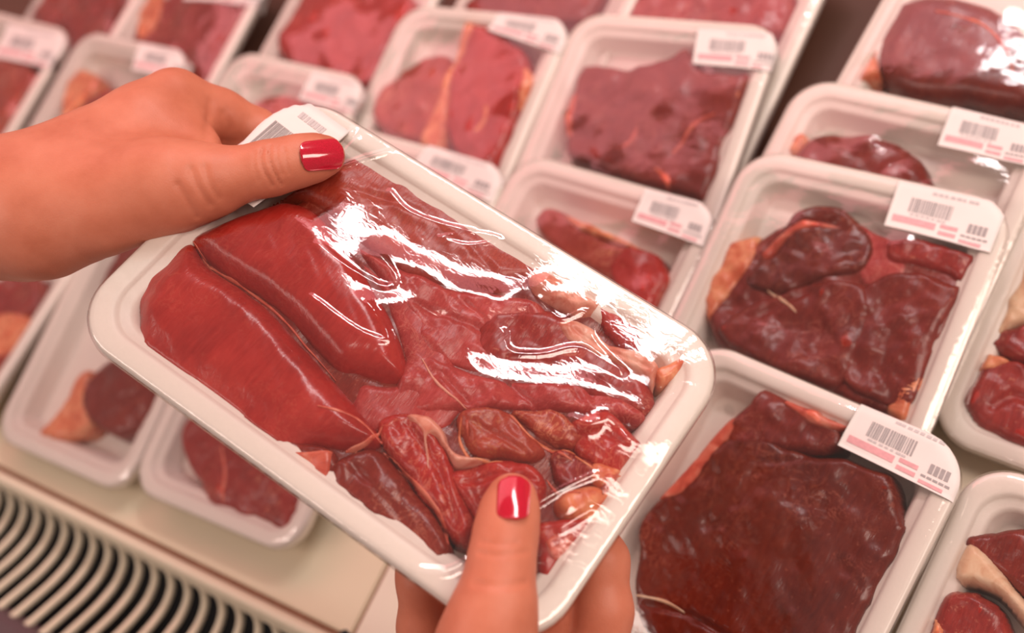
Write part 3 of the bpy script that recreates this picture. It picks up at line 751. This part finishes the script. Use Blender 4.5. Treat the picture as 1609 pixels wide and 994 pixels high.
# ------------------------------------------------------------------ the held pack
HELD_R = np.array([[0.92890, 0.04674, 0.36737], [-0.09810, 0.98762, 0.12240], [-0.35710, -0.14974, 0.92199]])
HELD_C = np.array([0.04843, -0.00692, 0.23122])
Mh = Matrix.Identity(4)
for i in range(3):
    for j in range(3): Mh[i][j] = HELD_R[i][j]
    Mh[i][3] = HELD_C[i] - HELD_R[i][2] * H
held = Pack(Mh, L / 2, W / 2, .026, TRAY_HELD, 'large pack of glossy bright red meat held up in both hands, in sharp focus', held=True, film=FILM_HELD, seed=3)
p = held
c = p.cut
c([(250, 545), (320, 425), (420, 345), (560, 275), (700, 312), (825, 425), (955, 490), (1005, 600), (985, 700), (920, 790), (850, 880), (700, 850), (600, 825), (480, 740), (350, 665)], ml['dark2'], -.0080, res=.002, noise=.0012)
c([(207, 475), (225, 440), (262, 405), (298, 372), (325, 402), (380, 440), (430, 480), (480, 535), (530, 590), (585, 650), (605, 690), (560, 705), (500, 702), (440, 692), (380, 662), (310, 617), (250, 577), (215, 520)], ml['bright'], .0015, edge=.016, noise=.0006, nscale=.022)
c([(298, 368), (345, 335), (400, 315), (450, 302), (500, 322), (545, 375), (590, 440), (625, 510), (642, 565), (635, 592), (605, 594), (560, 582), (520, 572), (470, 520), (420, 470), (360, 430), (315, 398)], ml['bright'], .0030, edge=.014, noise=.0006, nscale=.022)
c([(385, 320), (450, 292), (505, 258), (560, 241), (620, 250), (690, 285), (750, 320), (800, 360), (845, 410), (838, 440), (790, 458), (740, 450), (690, 445), (640, 435), (600, 405), (560, 375), (510, 330), (450, 305)], ml['brown'], -.0010, edge=.014, noise=.0008, grooves=[([(500, 290), (600, 310), (700, 350), (770, 420)], .002, .0012)])
c([(540, 370), (600, 400), (700, 440), (780, 455), (845, 470), (880, 510), (860, 565), (790, 585), (720, 580), (660, 550), (635, 500), (600, 450)], ml['rose'], -.0042, edge=.008, noise=.0018, nscale=.011, grooves=[([(640, 470), (720, 500), (800, 530)], .0013, .0016), ([(700, 450), (760, 500), (780, 570)], .0011, .0014)])
c([(620, 590), (650, 540), (700, 560), (760, 585), (840, 595), (930, 600), (1010, 640), (1000, 670), (940, 660), (880, 650), (800, 650), (720, 655), (650, 655), (610, 640)], ml['rose'], -.0045, edge=.006, noise=.0022, nscale=.010, grooves=[([(690, 585), (740, 640)], .0012, .002), ([(800, 600), (850, 645)], .0012, .0022), ([(900, 610), (930, 655)], .001, .002)])
c([(745, 520), (770, 485), (830, 478), (900, 492), (950, 530), (1010, 580), (1032, 620), (1012, 652), (960, 645), (880, 610), (800, 590), (750, 560)], ml['mid'], -.0030, edge=.010, noise=.0012, grooves=[([(830, 560), (880, 575), (940, 600)], .0016, .0025), ([(800, 560), (850, 552)], .0014, .002)])
c([(828, 432), (850, 418), (880, 416), (908, 426), (932, 452), (936, 482), (905, 492), (868, 475), (838, 455)], ft['pink'], -.0005, res=.0008, edge=.006, noise=.0012, nscale=.005, name='fat_piece', grooves=[([(850, 440), (885, 445), (915, 465)], .0007, .0012), ([(870, 460), (900, 470)], .0006, .001)])
c([(938, 462), (975, 450), (995, 482), (1008, 545), (985, 552), (955, 525), (940, 495)], ml['bright2'], -.002, edge=.007)
c([(870, 500), (905, 498), (935, 512), (965, 538), (1010, 548), (1038, 575), (1030, 610), (1000, 590), (955, 570), (915, 552), (885, 530)], ft['pink'], -.0005, res=.0008, edge=.005, noise=.0010, nscale=.006, name='fat_piece', grooves=[([(900, 515), (950, 548), (1020, 580)], .0006, .0012)])
c([(1028, 582), (1050, 566), (1083, 560), (1066, 590), (1040, 606)], ft['orange'], -.001, res=.0008, edge=.003, noise=.0005, name='fat_piece')
c([(350, 678), (385, 655), (440, 685), (520, 700), (535, 735), (505, 752), (440, 738), (390, 706)], ml['dark2'], -.003, edge=.008)
c([(446, 716), (490, 702), (528, 706), (516, 745), (487, 758), (470, 735)], ft['redfat'], -.0015, res=.0008, edge=.004, name='fat_piece')
c([(522, 725), (555, 697), (600, 700), (640, 740), (682, 790), (708, 842), (702, 868), (660, 870), (610, 848), (558, 802), (530, 762)], ml['dark2'], -.0005, edge=.009, noise=.0012, grooves=[([(545, 720), (600, 780), (660, 850)], .0016, .0014)])
c([(592, 660), (635, 640), (680, 660), (705, 705), (725, 760), (748, 812), (738, 852), (710, 848), (670, 795), (632, 745), (600, 705)], ml['bright2'], -.0005, edge=.006, noise=.0016, nscale=.008, grooves=[([(640, 665), (690, 740), (720, 830)], .0012, .0018)])
c([(690, 745), (760, 718), (830, 720), (862, 748), (852, 805), (800, 860), (755, 850), (725, 795)], ml['bright2'], -.001, edge=.006, noise=.0018, nscale=.009, grooves=[([(730, 760), (790, 745), (850, 760)], .0012, .002)])
c([(715, 650), (760, 635), (805, 645), (842, 680), (862, 708), (840, 724), (790, 724), (745, 718), (722, 690)], ml['brown'], -.0008, edge=.0045, noise=.0018, nscale=.007, grooves=[([(745, 665), (790, 690), (830, 715)], .001, .0018)])
c([(798, 640), (870, 642), (925, 680), (905, 710), (862, 696), (825, 672)], ml['tan'], -.001, edge=.004, noise=.0014, nscale=.008)
c([(890, 665), (915, 645), (955, 640), (1000, 680), (1012, 720), (985, 747), (942, 742), (905, 712)], ml['bright2'], .0, edge=.006, noise=.0018, nscale=.008, grooves=[([(905, 690), (950, 680), (1000, 720)], .0012, .0022)])
c([(862, 715), (890, 702), (935, 722), (945, 752), (912, 775), (880, 770), (862, 745)], ml['mid'], -.0005, edge=.0045, noise=.0016, nscale=.007)
c([(865, 785), (890, 762), (935, 760), (952, 780), (935, 810), (892, 822), (870, 808)], ft['orange'], -.0005, res=.0009, edge=.006, name='fat_piece')
c([(945, 745), (975, 748), (966, 785), (945, 795)], ft['redfat'], .0008, res=.0009, edge=.004, name='fat_piece')
c([(835, 820), (880, 808), (925, 818), (930, 850), (890, 885), (858, 908), (838, 892), (835, 855)], ml['bright2'], -.001, edge=.008)
c([(632, 652), (655, 642), (682, 655), (705, 682), (722, 708), (775, 716), (745, 730), (712, 732), (695, 705), (680, 692), (679, 738), (668, 735), (662, 690)], ft['pink'], .001, res=.0007, edge=.004, noise=.0005, name='fat_piece')
c([(725, 652), (770, 638), (800, 648), (765, 654), (742, 662), (738, 690), (728, 680)], ft['redfat'], .0003, res=.0007, edge=.003, noise=.0004, name='fat_piece')
p.strip([(300, 372), (325, 405), (375, 438), (430, 480), (480, 536), (525, 588)], .0008, ft['redfat'], h=.0009)
p.strip([(600, 700), (650, 752), (690, 805), (705, 850)], .0011, ft['redfat'])
p.strip([(800, 650), (850, 690), (900, 720)], .0008, ft['redfat'])
p.strip([(500, 640), (560, 655), (600, 690)], .0009, ft['redfat'])
c([(212, 525), (250, 590), (320, 640), (390, 692), (440, 725), (420, 660), (320, 600), (245, 545)], ml['dark'], -.0075, edge=.004, noise=.0006)  # low dark slab put in for the shade below the left lobe
c([(545, 400), (620, 440), (690, 500), (720, 580), (740, 650), (680, 690), (600, 690), (540, 670), (560, 600), (630, 590), (600, 480)], ml['rose'], -.0055, edge=.008, noise=.0006)
p.strip([(725, 655), (722, 685), (745, 716), (790, 722)], .0009, ft['orange'])
p.strip([(800, 642), (825, 672), (862, 696), (905, 708)], .0010, ft['orange'])
p.strip([(662, 555), (690, 600), (735, 640)], .0006, ft['pink']); p.strip([(860, 745), (880, 768), (912, 774)], .0008, ft['redfat'])
p.strip([(540, 700), (575, 690), (600, 665)], .0012, ft['redfat']); p.strip([(905, 712), (942, 742), (985, 745)], .0009, ft['orange'])
c([(915, 735), (940, 722), (975, 735), (985, 752), (955, 768), (930, 760)], ft['orange'], .0005, res=.0008, edge=.003, noise=.001, nscale=.005, name='fat_piece')
c([(852, 850), (880, 836), (905, 838), (893, 862), (868, 882)], ft['redfat'], .0, res=.0008, edge=.003, noise=.001, nscale=.005, name='fat_piece')
FOLDS = [
 ([(532, 232), (555, 205)], .0009, .0007), ([(540, 238), (562, 216)], .0009, .0007), ([(548, 214), (556, 198)], .0008, .0006),
 ([(528, 265), (570, 250), (612, 238)], .0016, .0008),
 ([(612, 300), (640, 330), (690, 350), (740, 362)], .0014, .0006), ([(690, 372), (735, 364), (785, 374), (735, 384), (690, 372)], .0012, .0005),
 ([(600, 408), (622, 440), (600, 452), (540, 420), (500, 390)], .0014, .0007),
 ([(580, 484), (600, 510), (608, 536), (560, 522), (490, 472)], .0014, .0008),
 ([(790, 520), (800, 550), (850, 555), (910, 545), (960, 575), (978, 586)], .0016, .0008), ([(845, 470), (880, 500), (920, 490), (930, 530), (975, 580)], .0013, .0006),
 ([(898, 660), (930, 672), (955, 660), (985, 690)], .0022, .0010),
 ([(845, 790), (890, 765), (935, 745)], .0012, .0007), ([(880, 830), (930, 800)], .0012, .0007), ([(655, 893), (700, 895), (733, 880)], .0016, .0009),
 ([(598, 408), (640, 420), (700, 446), (765, 480), (738, 528), (728, 560), (750, 588), (800, 602), (870, 608), (950, 616), (1005, 640), (1045, 692)], .0090, .0016),
 ([(575, 482), (640, 478), (700, 474), (770, 470), (845, 464)], .0080, .0015),
]
p.film(.0010, wrinkle=.00018, folds=FOLDS, iters=900, soft=8)
p.sticker([(460, 143), (550, 208), (400, 330), (318, 268)])

# ------------------------------------------------------------------ hands
def surface_nets(S, lo, h):
    """smooth quad surface of the zero level of a sampled field"""
    nx, ny, nz = S.shape
    neg = S < 0
    c = [neg[i:nx - 1 + i, j:ny - 1 + j, k:nz - 1 + k] for i in (0, 1) for j in (0, 1) for k in (0, 1)]
    cnt = sum(x.astype(np.int8) for x in c)
    I, J, Kk = np.nonzero((cnt > 0) & (cnt < 8))
    vid = -np.ones((nx - 1, ny - 1, nz - 1), np.int64); vid[I, J, Kk] = np.arange(len(I))
    acc = np.zeros((len(I), 3)); num = np.zeros(len(I))
    offs = [(0, 0, 0), (1, 0, 0), (0, 1, 0), (0, 0, 1), (1, 1, 0), (1, 0, 1), (0, 1, 1), (1, 1, 1)]
    edges = [(0, 1), (0, 2), (0, 3), (1, 4), (1, 5), (2, 4), (2, 6), (3, 5), (3, 6), (4, 7), (5, 7), (6, 7)]
    for a, b in edges:
        oa, ob = np.array(offs[a]), np.array(offs[b])
        sa = S[I + oa[0], J + oa[1], Kk + oa[2]]; sb = S[I + ob[0], J + ob[1], Kk + ob[2]]
        m_ = (sa < 0) != (sb < 0)
        t = np.where(m_, sa / np.where(m_, sa - sb, 1), 0)
        acc += np.where(m_[:, None], oa + t[:, None] * (ob - oa), 0); num += m_
    V = (np.stack([I, J, Kk], 1) + acc / num[:, None]) * h + lo
    F = []
    for ax in range(3):
        sl0 = [slice(1, -1)] * 3; sl0[ax] = slice(0, -1); sl1 = [slice(1, -1)] * 3; sl1[ax] = slice(1, None)
        A, B = neg[tuple(sl0)], neg[tuple(sl1)]
        for flag, flip in ((A & ~B, False), (~A & B, True)):
            i, j, k = np.nonzero(flag)
            idx = [i, j, k]
            for q in range(3):
                if q != ax: idx[q] = idx[q] + 1
            u, v = (ax + 1) % 3, (ax + 2) % 3
            def at_(du, dv):
                t = [x.copy() for x in idx]; t[u] = t[u] - du; t[v] = t[v] - dv
                return vid[t[0], t[1], t[2]]
            q = np.stack([at_(1, 1), at_(0, 1), at_(0, 0), at_(1, 0)], 1)
            F.append(q[:, ::-1] if flip else q)
    return V, np.concatenate(F)
def smin(a, b, k):
    t = np.clip(.5 + .5 * (b - a) / k, 0, 1)
    return b * (1 - t) + a * t - k * t * (1 - t)
def build_hand(name, groups, h, creases, label):
    """groups: lists of chains [(point, radius), ...]; each chain is a tapering limb, blended into the rest with its own softness"""
    allp = np.concatenate([[q for q, r in ch] for ch, k, kj in groups]); rad = max(r for ch, k, kj in groups for q, r in ch)
    lo = allp.min(0) - rad - 3 * h; hi = allp.max(0) + rad + 3 * h
    n = np.ceil((hi - lo) / h).astype(int) + 1
    G = np.stack(np.meshgrid(*[lo[i] + np.arange(n[i]) * h for i in range(3)], indexing='ij'), -1).astype(np.float32)
    S = np.full(tuple(n), .05, np.float32)
    for ch, k, kj in groups:
        cp_ = np.array([q for q, r in ch]); rm = max(r for q, r in ch) + max(k, kj) + .004
        i0 = np.clip(((cp_.min(0) - rm - lo) / h).astype(int), 0, n - 1); i1 = np.clip(((cp_.max(0) + rm - lo) / h).astype(int) + 2, 1, n)
        sl = tuple(slice(x, y) for x, y in zip(i0, i1)); g = G[sl]
        D = None
        for (a, ra), (b, rb) in zip(ch[:-1], ch[1:]):
            a, b = np.asarray(a, np.float32), np.asarray(b, np.float32)
            ab = b - a; t = np.clip(((g - a) @ ab) / (ab @ ab), 0, 1)
            q = g - a - t[..., None] * ab
            d = np.sqrt(np.einsum('...i,...i', q, q)) - (ra + (rb - ra) * t)
            D = d if D is None else smin(D, d, kj)
        S[sl] = smin(S[sl], D, k)
    V, F = surface_nets(S, lo, h)
    me = new_mesh(name, V, F, SKIN)
    # creases pressed into the skin along its normal
    if creases:
        co = np.empty(len(V) * 3); me.vertices.foreach_get('co', co); co = co.reshape(-1, 3)
        no = np.empty(len(V) * 3); me.vertices.foreach_get('normal', no); no = no.reshape(-1, 3)
        disp = np.zeros(len(V))
        for pts, wd, dp in creases:
            g = smooth_open(np.asarray(pts), 6)
            g = np.array([seat(S, lo, h, q_, view(q_), 0.0) for q_ in g])
            d, _ = seg_dist(co, g, False)
            disp -= 1.9 * dp * np.exp(-(d / wd) ** 2)
        co = co + no * disp[:, None]
        me.vertices.foreach_set('co', co.ravel()); me.update()
    o = link(name, me); o.matrix_world = Mh
    tag(o, label, 'hand')
    return o, S, lo, h
def nail_mesh(base, tip, side_hint, width, rad, up, thick=.0007):
    """lacquered nail: curved shell from cuticle (base) to free edge (tip)"""
    base, tip, up = map(np.asarray, (base, tip, up))
    a = tip - base; Ln = np.linalg.norm(a); a = a / Ln
    up = up - a * (up @ a); up = up / np.linalg.norm(up); s = np.cross(a, up)
    nu, nv = 18, 20; V = []; F = []
    for lay in (0, 1):
        for j in range(nv + 1):
            v = j / nv
            if v < .22: wv = (1 - abs((.22 - v) / .225) ** 2.4) ** .42
            elif v > .80: wv = (1 - abs((v - .80) / .205) ** 3.2) ** .40
            else: wv = 1
            wv *= .93 + .07 * v
            for i in range(nu + 1):
                u = (i / nu * 2 - 1) * wv
                # the free edge and the cuticle bow outwards
                x = v * Ln + (.0010 * (1 - u * u) if v > .5 else -.0004 * (1 - u * u)) * abs(2 * v - 1)
                ang = u * width / 2 / rad
                z = rad * math.cos(ang) - rad - .0022 * (max(0, v - .25)) ** 2 - (thick * (1.2 if lay else 0)) + .0004
                y = rad * math.sin(ang)
                V.append(base + a * x + s * y + up * z)
    N = (nu + 1) * (nv + 1); ix = lambda i, j, l: l * N + j * (nu + 1) + i
    for j in range(nv):
        for i in range(nu):
            F.append((ix(i, j, 0), ix(i + 1, j, 0), ix(i + 1, j + 1, 0), ix(i, j + 1, 0)))
            F.append((ix(i, j, 1), ix(i, j + 1, 1), ix(i + 1, j + 1, 1), ix(i + 1, j, 1)))
    for j in range(nv):
        for i in (0, nu): F.append((ix(i, j, 0), ix(i, j + 1, 0), ix(i, j + 1, 1), ix(i, j, 1)))
    for i in range(nu):
        for j in (0, nv): F.append((ix(i, j, 0), ix(i + 1, j, 0), ix(i + 1, j, 1), ix(i, j, 1)))
    return new_mesh('fingernail', V, F, NAIL)
def seat(S, lo, h, q, up, gap=.0003):
    """slide a point along up until it lies on the skin"""
    up = up / np.linalg.norm(up)
    def f(p):
        g = (p - lo) / h; i = np.floor(g).astype(int); w = g - i; r = 0
        for a in (0, 1):
            for b in (0, 1):
                for c_ in (0, 1):
                    r += S[i[0] + a, i[1] + b, i[2] + c_] * (w[0] if a else 1 - w[0]) * (w[1] if b else 1 - w[1]) * (w[2] if c_ else 1 - w[2])
        return r
    for it in range(30): q = q - up * (f(q) - gap) * .8
    return q
def hp(px, py, z): return held.loc(px, py, H + z)
view = lambda q: (lambda d: d / np.linalg.norm(d))(held.R.T @ (CAM_C - held.o) - q)

# --- upper hand: forearm from the left, back of the hand up, thumb over the film, fingers under the tray
LH = [
 # forearm and wrist (two side by side), back of the hand
 ([(hp(-190, 300, -.020), .027), (hp(-60, 318, -.012), .0265), (hp(50, 312, -.006), .0255)], .010, .010),
 ([(hp(-190, 350, -.022), .026), (hp(-60, 352, -.016), .0240), (hp(60, 345, -.012), .0225)], .014, .010),
 # index metacarpal to knuckle, then the ones behind it
 ([(hp(50, 300, -.006), .0235), (hp(150, 252, -.006), .0215), (hp(230, 196, -.008), .0180), (hp(274, 157, -.010), .0135)], .018, .012),
 ([(hp(50, 330, -.020), .0215), (hp(170, 262, -.026), .0200), (hp(285, 186, -.034), .0135)], .016, .012),
 ([(hp(50, 350, -.030), .0200), (hp(180, 290, -.042), .0180), (hp(295, 232, -.052), .0130)], .016, .012),
 ([(hp(50, 368, -.034), .0180), (hp(170, 325, -.050), .0165), (hp(290, 290, -.062), .0120)], .016, .012),
 # thenar and thumb
 ([(hp(70, 345, -.004), .0225), (hp(160, 322, .002), .0200), (hp(240, 296, .006), .0195), (hp(300, 288, .0085), .0145)], .020, .012),
 ([(hp(290, 290, .0085), .0150), (hp(345, 282, .0105), .0125), (hp(395, 270, .0115), .0110), (hp(430, 263, .0115), .0113), (hp(472, 252, .0108), .0106), (hp(502, 246, .0096), .0090), (hp(514, 244, .0088), .0074)], .016, .006),
 # web between thumb and index
 ([(hp(235, 240, -.010), .0150), (hp(300, 230, -.010), .0100), (hp(325, 238, -.006), .0075)], .020, .010),
 # index finger, then middle, ring, little
 ([(hp(278, 158, -.011), .0130), (hp(345, 182, -.024), .0122), (hp(402, 205, -.0335), .0110)], .010, .008),
 ([(hp(402, 205, -.0335), .0110), (hp(470, 250, -.0330), .0098), (hp(525, 290, -.0310), .0082)], .004, .004),
 ([(hp(287, 188, -.036), .0128), (hp(380, 245, -.0420), .0112), (hp(460, 300, -.0350), .0098), (hp(515, 340, -.0310), .0080)], .005, .004),
 ([(hp(296, 234, -.053), .0124), (hp(375, 300, -.0480), .0108), (hp(445, 350, -.0350), .0094), (hp(490, 390, -.0310), .0078)], .005, .004),
 ([(hp(290, 291, -.062), .0112), (hp(345, 345, -.0500), .0096), (hp(390, 385, -.0350), .0084), (hp(425, 415, -.0300), .0070)], .005, .004),
]
def on_thumb(pts, z=.0205): return [hp(x, y, z) for x, y in pts]
LCR = [(on_thumb([(413, 232), (410, 250), (416, 270), (428, 292)]), .0009, .0006), (on_thumb([(424, 228), (424, 250), (432, 272), (442, 290)]), .0008, .0006),
       (on_thumb([(434, 230), (436, 252), (444, 274)]), .0007, .0003), (on_thumb([(446, 232), (450, 256), (455, 272)]), .0007, .00025), (on_thumb([(400, 238), (400, 260), (406, 284)]), .0007, .00025),
       (on_thumb([(300, 265), (312, 295), (330, 322)], .022), .0016, .0005), (on_thumb([(280, 290), (296, 318), (310, 342)], .022), .0016, .0004), (on_thumb([(322, 262), (330, 290), (345, 312)], .022), .0014, .0004),
       ([hp(331, 160, .0), hp(328, 190, .0), hp(320, 225, .0)], .0026, .0005), ([hp(352, 178, -.006), hp(360, 200, -.008), hp(348, 228, -.006)], .0022, .0004)]
hand1, S1, lo1, h1 = build_hand('hand', LH, .00105, LCR, 'hand with red thumbnail gripping the upper left corner of the held pack')
b_, t_ = hp(473, 246, .0215), hp(539, 237, .0188)
up_ = view(b_) + np.array([0.0, .25, 0])
b_ = seat(S1, lo1, h1, b_, up_, .0012); t2 = seat(S1, lo1, h1, b_ + (t_ - b_) * .7, up_, .0016); t_ = b_ + (t2 - b_) / .7
link('fingernail', nail_mesh(b_, t_, None, .0152, .0108, up_), hand1)
# --- lower hand: thumb over the near corner of the tray, palm and fingers beneath it
RH = [
 ([(hp(775, 1420, -.045), .027), (hp(800, 1290, -.050), .026), (hp(800, 1210, -.050), .0240)], .010, .010),
 ([(hp(900, 1410, -.050), .025), (hp(890, 1290, -.052), .025), (hp(860, 1200, -.052), .0230)], .014, .010),
 ([(hp(850, 1220, -.050), .0210), (hp(905, 1130, -.052), .0165), (hp(935, 1040, -.048), .0135)], .016, .010),
 ([(hp(825, 1220, -.055), .0200), (hp(850, 1130, -.060), .0160), (hp(868, 1050, -.058), .0130)], .016, .010),
 ([(hp(790, 1220, -.055), .0200), (hp(780, 1130, -.062), .0155), (hp(780, 1060, -.062), .0125)], .016, .010),
 ([(hp(760, 1220, -.053), .0190), (hp(710, 1130, -.058), .0150), (hp(690, 1050, -.060), .0120)], .016, .010),
 # thenar and thumb
 ([(hp(800, 1220, -.042), .0220), (hp(765, 1130, -.026), .0200), (hp(758, 1045, -.006), .0180), (hp(768, 990, .006), .0150)], .018, .010),
 ([(hp(768, 995, .005), .0150), (hp(782, 935, .0105), .0128), (hp(788, 880, .0115), .0118), (hp(796, 830, .0115), .0112), (hp(802, 795, .0105), .0098), (hp(805, 778, .0096), .0082)], .012, .006),
 # fingers under the tray: index, middle, ring, little
 ([(hp(935, 1040, -.048), .0130), (hp(948, 960, -.0400), .0118), (hp(945, 880, -.0335), .0110), (hp(905, 800, -.0325), .0098), (hp(880, 750, -.0305), .0080)], .006, .005),
 ([(hp(868, 1050, -.058), .0126), (hp(870, 950, -.0480), .0116), (hp(840, 860, -.0340), .0106), (hp(810, 780, -.0325), .0096), (hp(790, 725, -.0305), .0080)], .005, .005),
 ([(hp(780, 1060, -.062), .0122), (hp(765, 960, -.0520), .0112), (hp(740, 870, -.0345), .0102), (hp(715, 800, -.0325), .0092), (hp(700, 755, -.0300), .0076)], .005, .005),
 ([(hp(690, 1060, -.060), .0125), (hp(668, 985, -.0520), .0112), (hp(662, 910, -.0370), .0098), (hp(650, 850, -.0320), .0084), (hp(640, 810, -.0300), .0070)], .005, .005),
]
RCR = [([hp(752, 868, .02), hp(778, 872, .0225), hp(805, 870, .0225), hp(830, 866, .02)], .0008, .00035), ([hp(756, 850, .02), hp(780, 854, .0225), hp(812, 852, .0225)], .0008, .0003), ([hp(745, 915, .02), hp(785, 920, .0225), hp(826, 914, .02)], .0012, .0004)]
hand2, S1, lo1, h1 = build_hand('hand', RH, .00115, RCR, 'hand with red thumbnail pinching the near corner of the held pack from below')
b_, t_ = hp(805, 816, .0218), hp(809, 751, .0190)
up_ = view(b_) + np.array([-.12, .12, 0])
b_ = seat(S1, lo1, h1, b_, up_, .0012); t2 = seat(S1, lo1, h1, b_ + (t_ - b_) * .7, up_, .0016); t_ = b_ + (t2 - b_) / .7
link('fingernail', nail_mesh(b_, t_, None, .0138, .0108, up_), hand2)
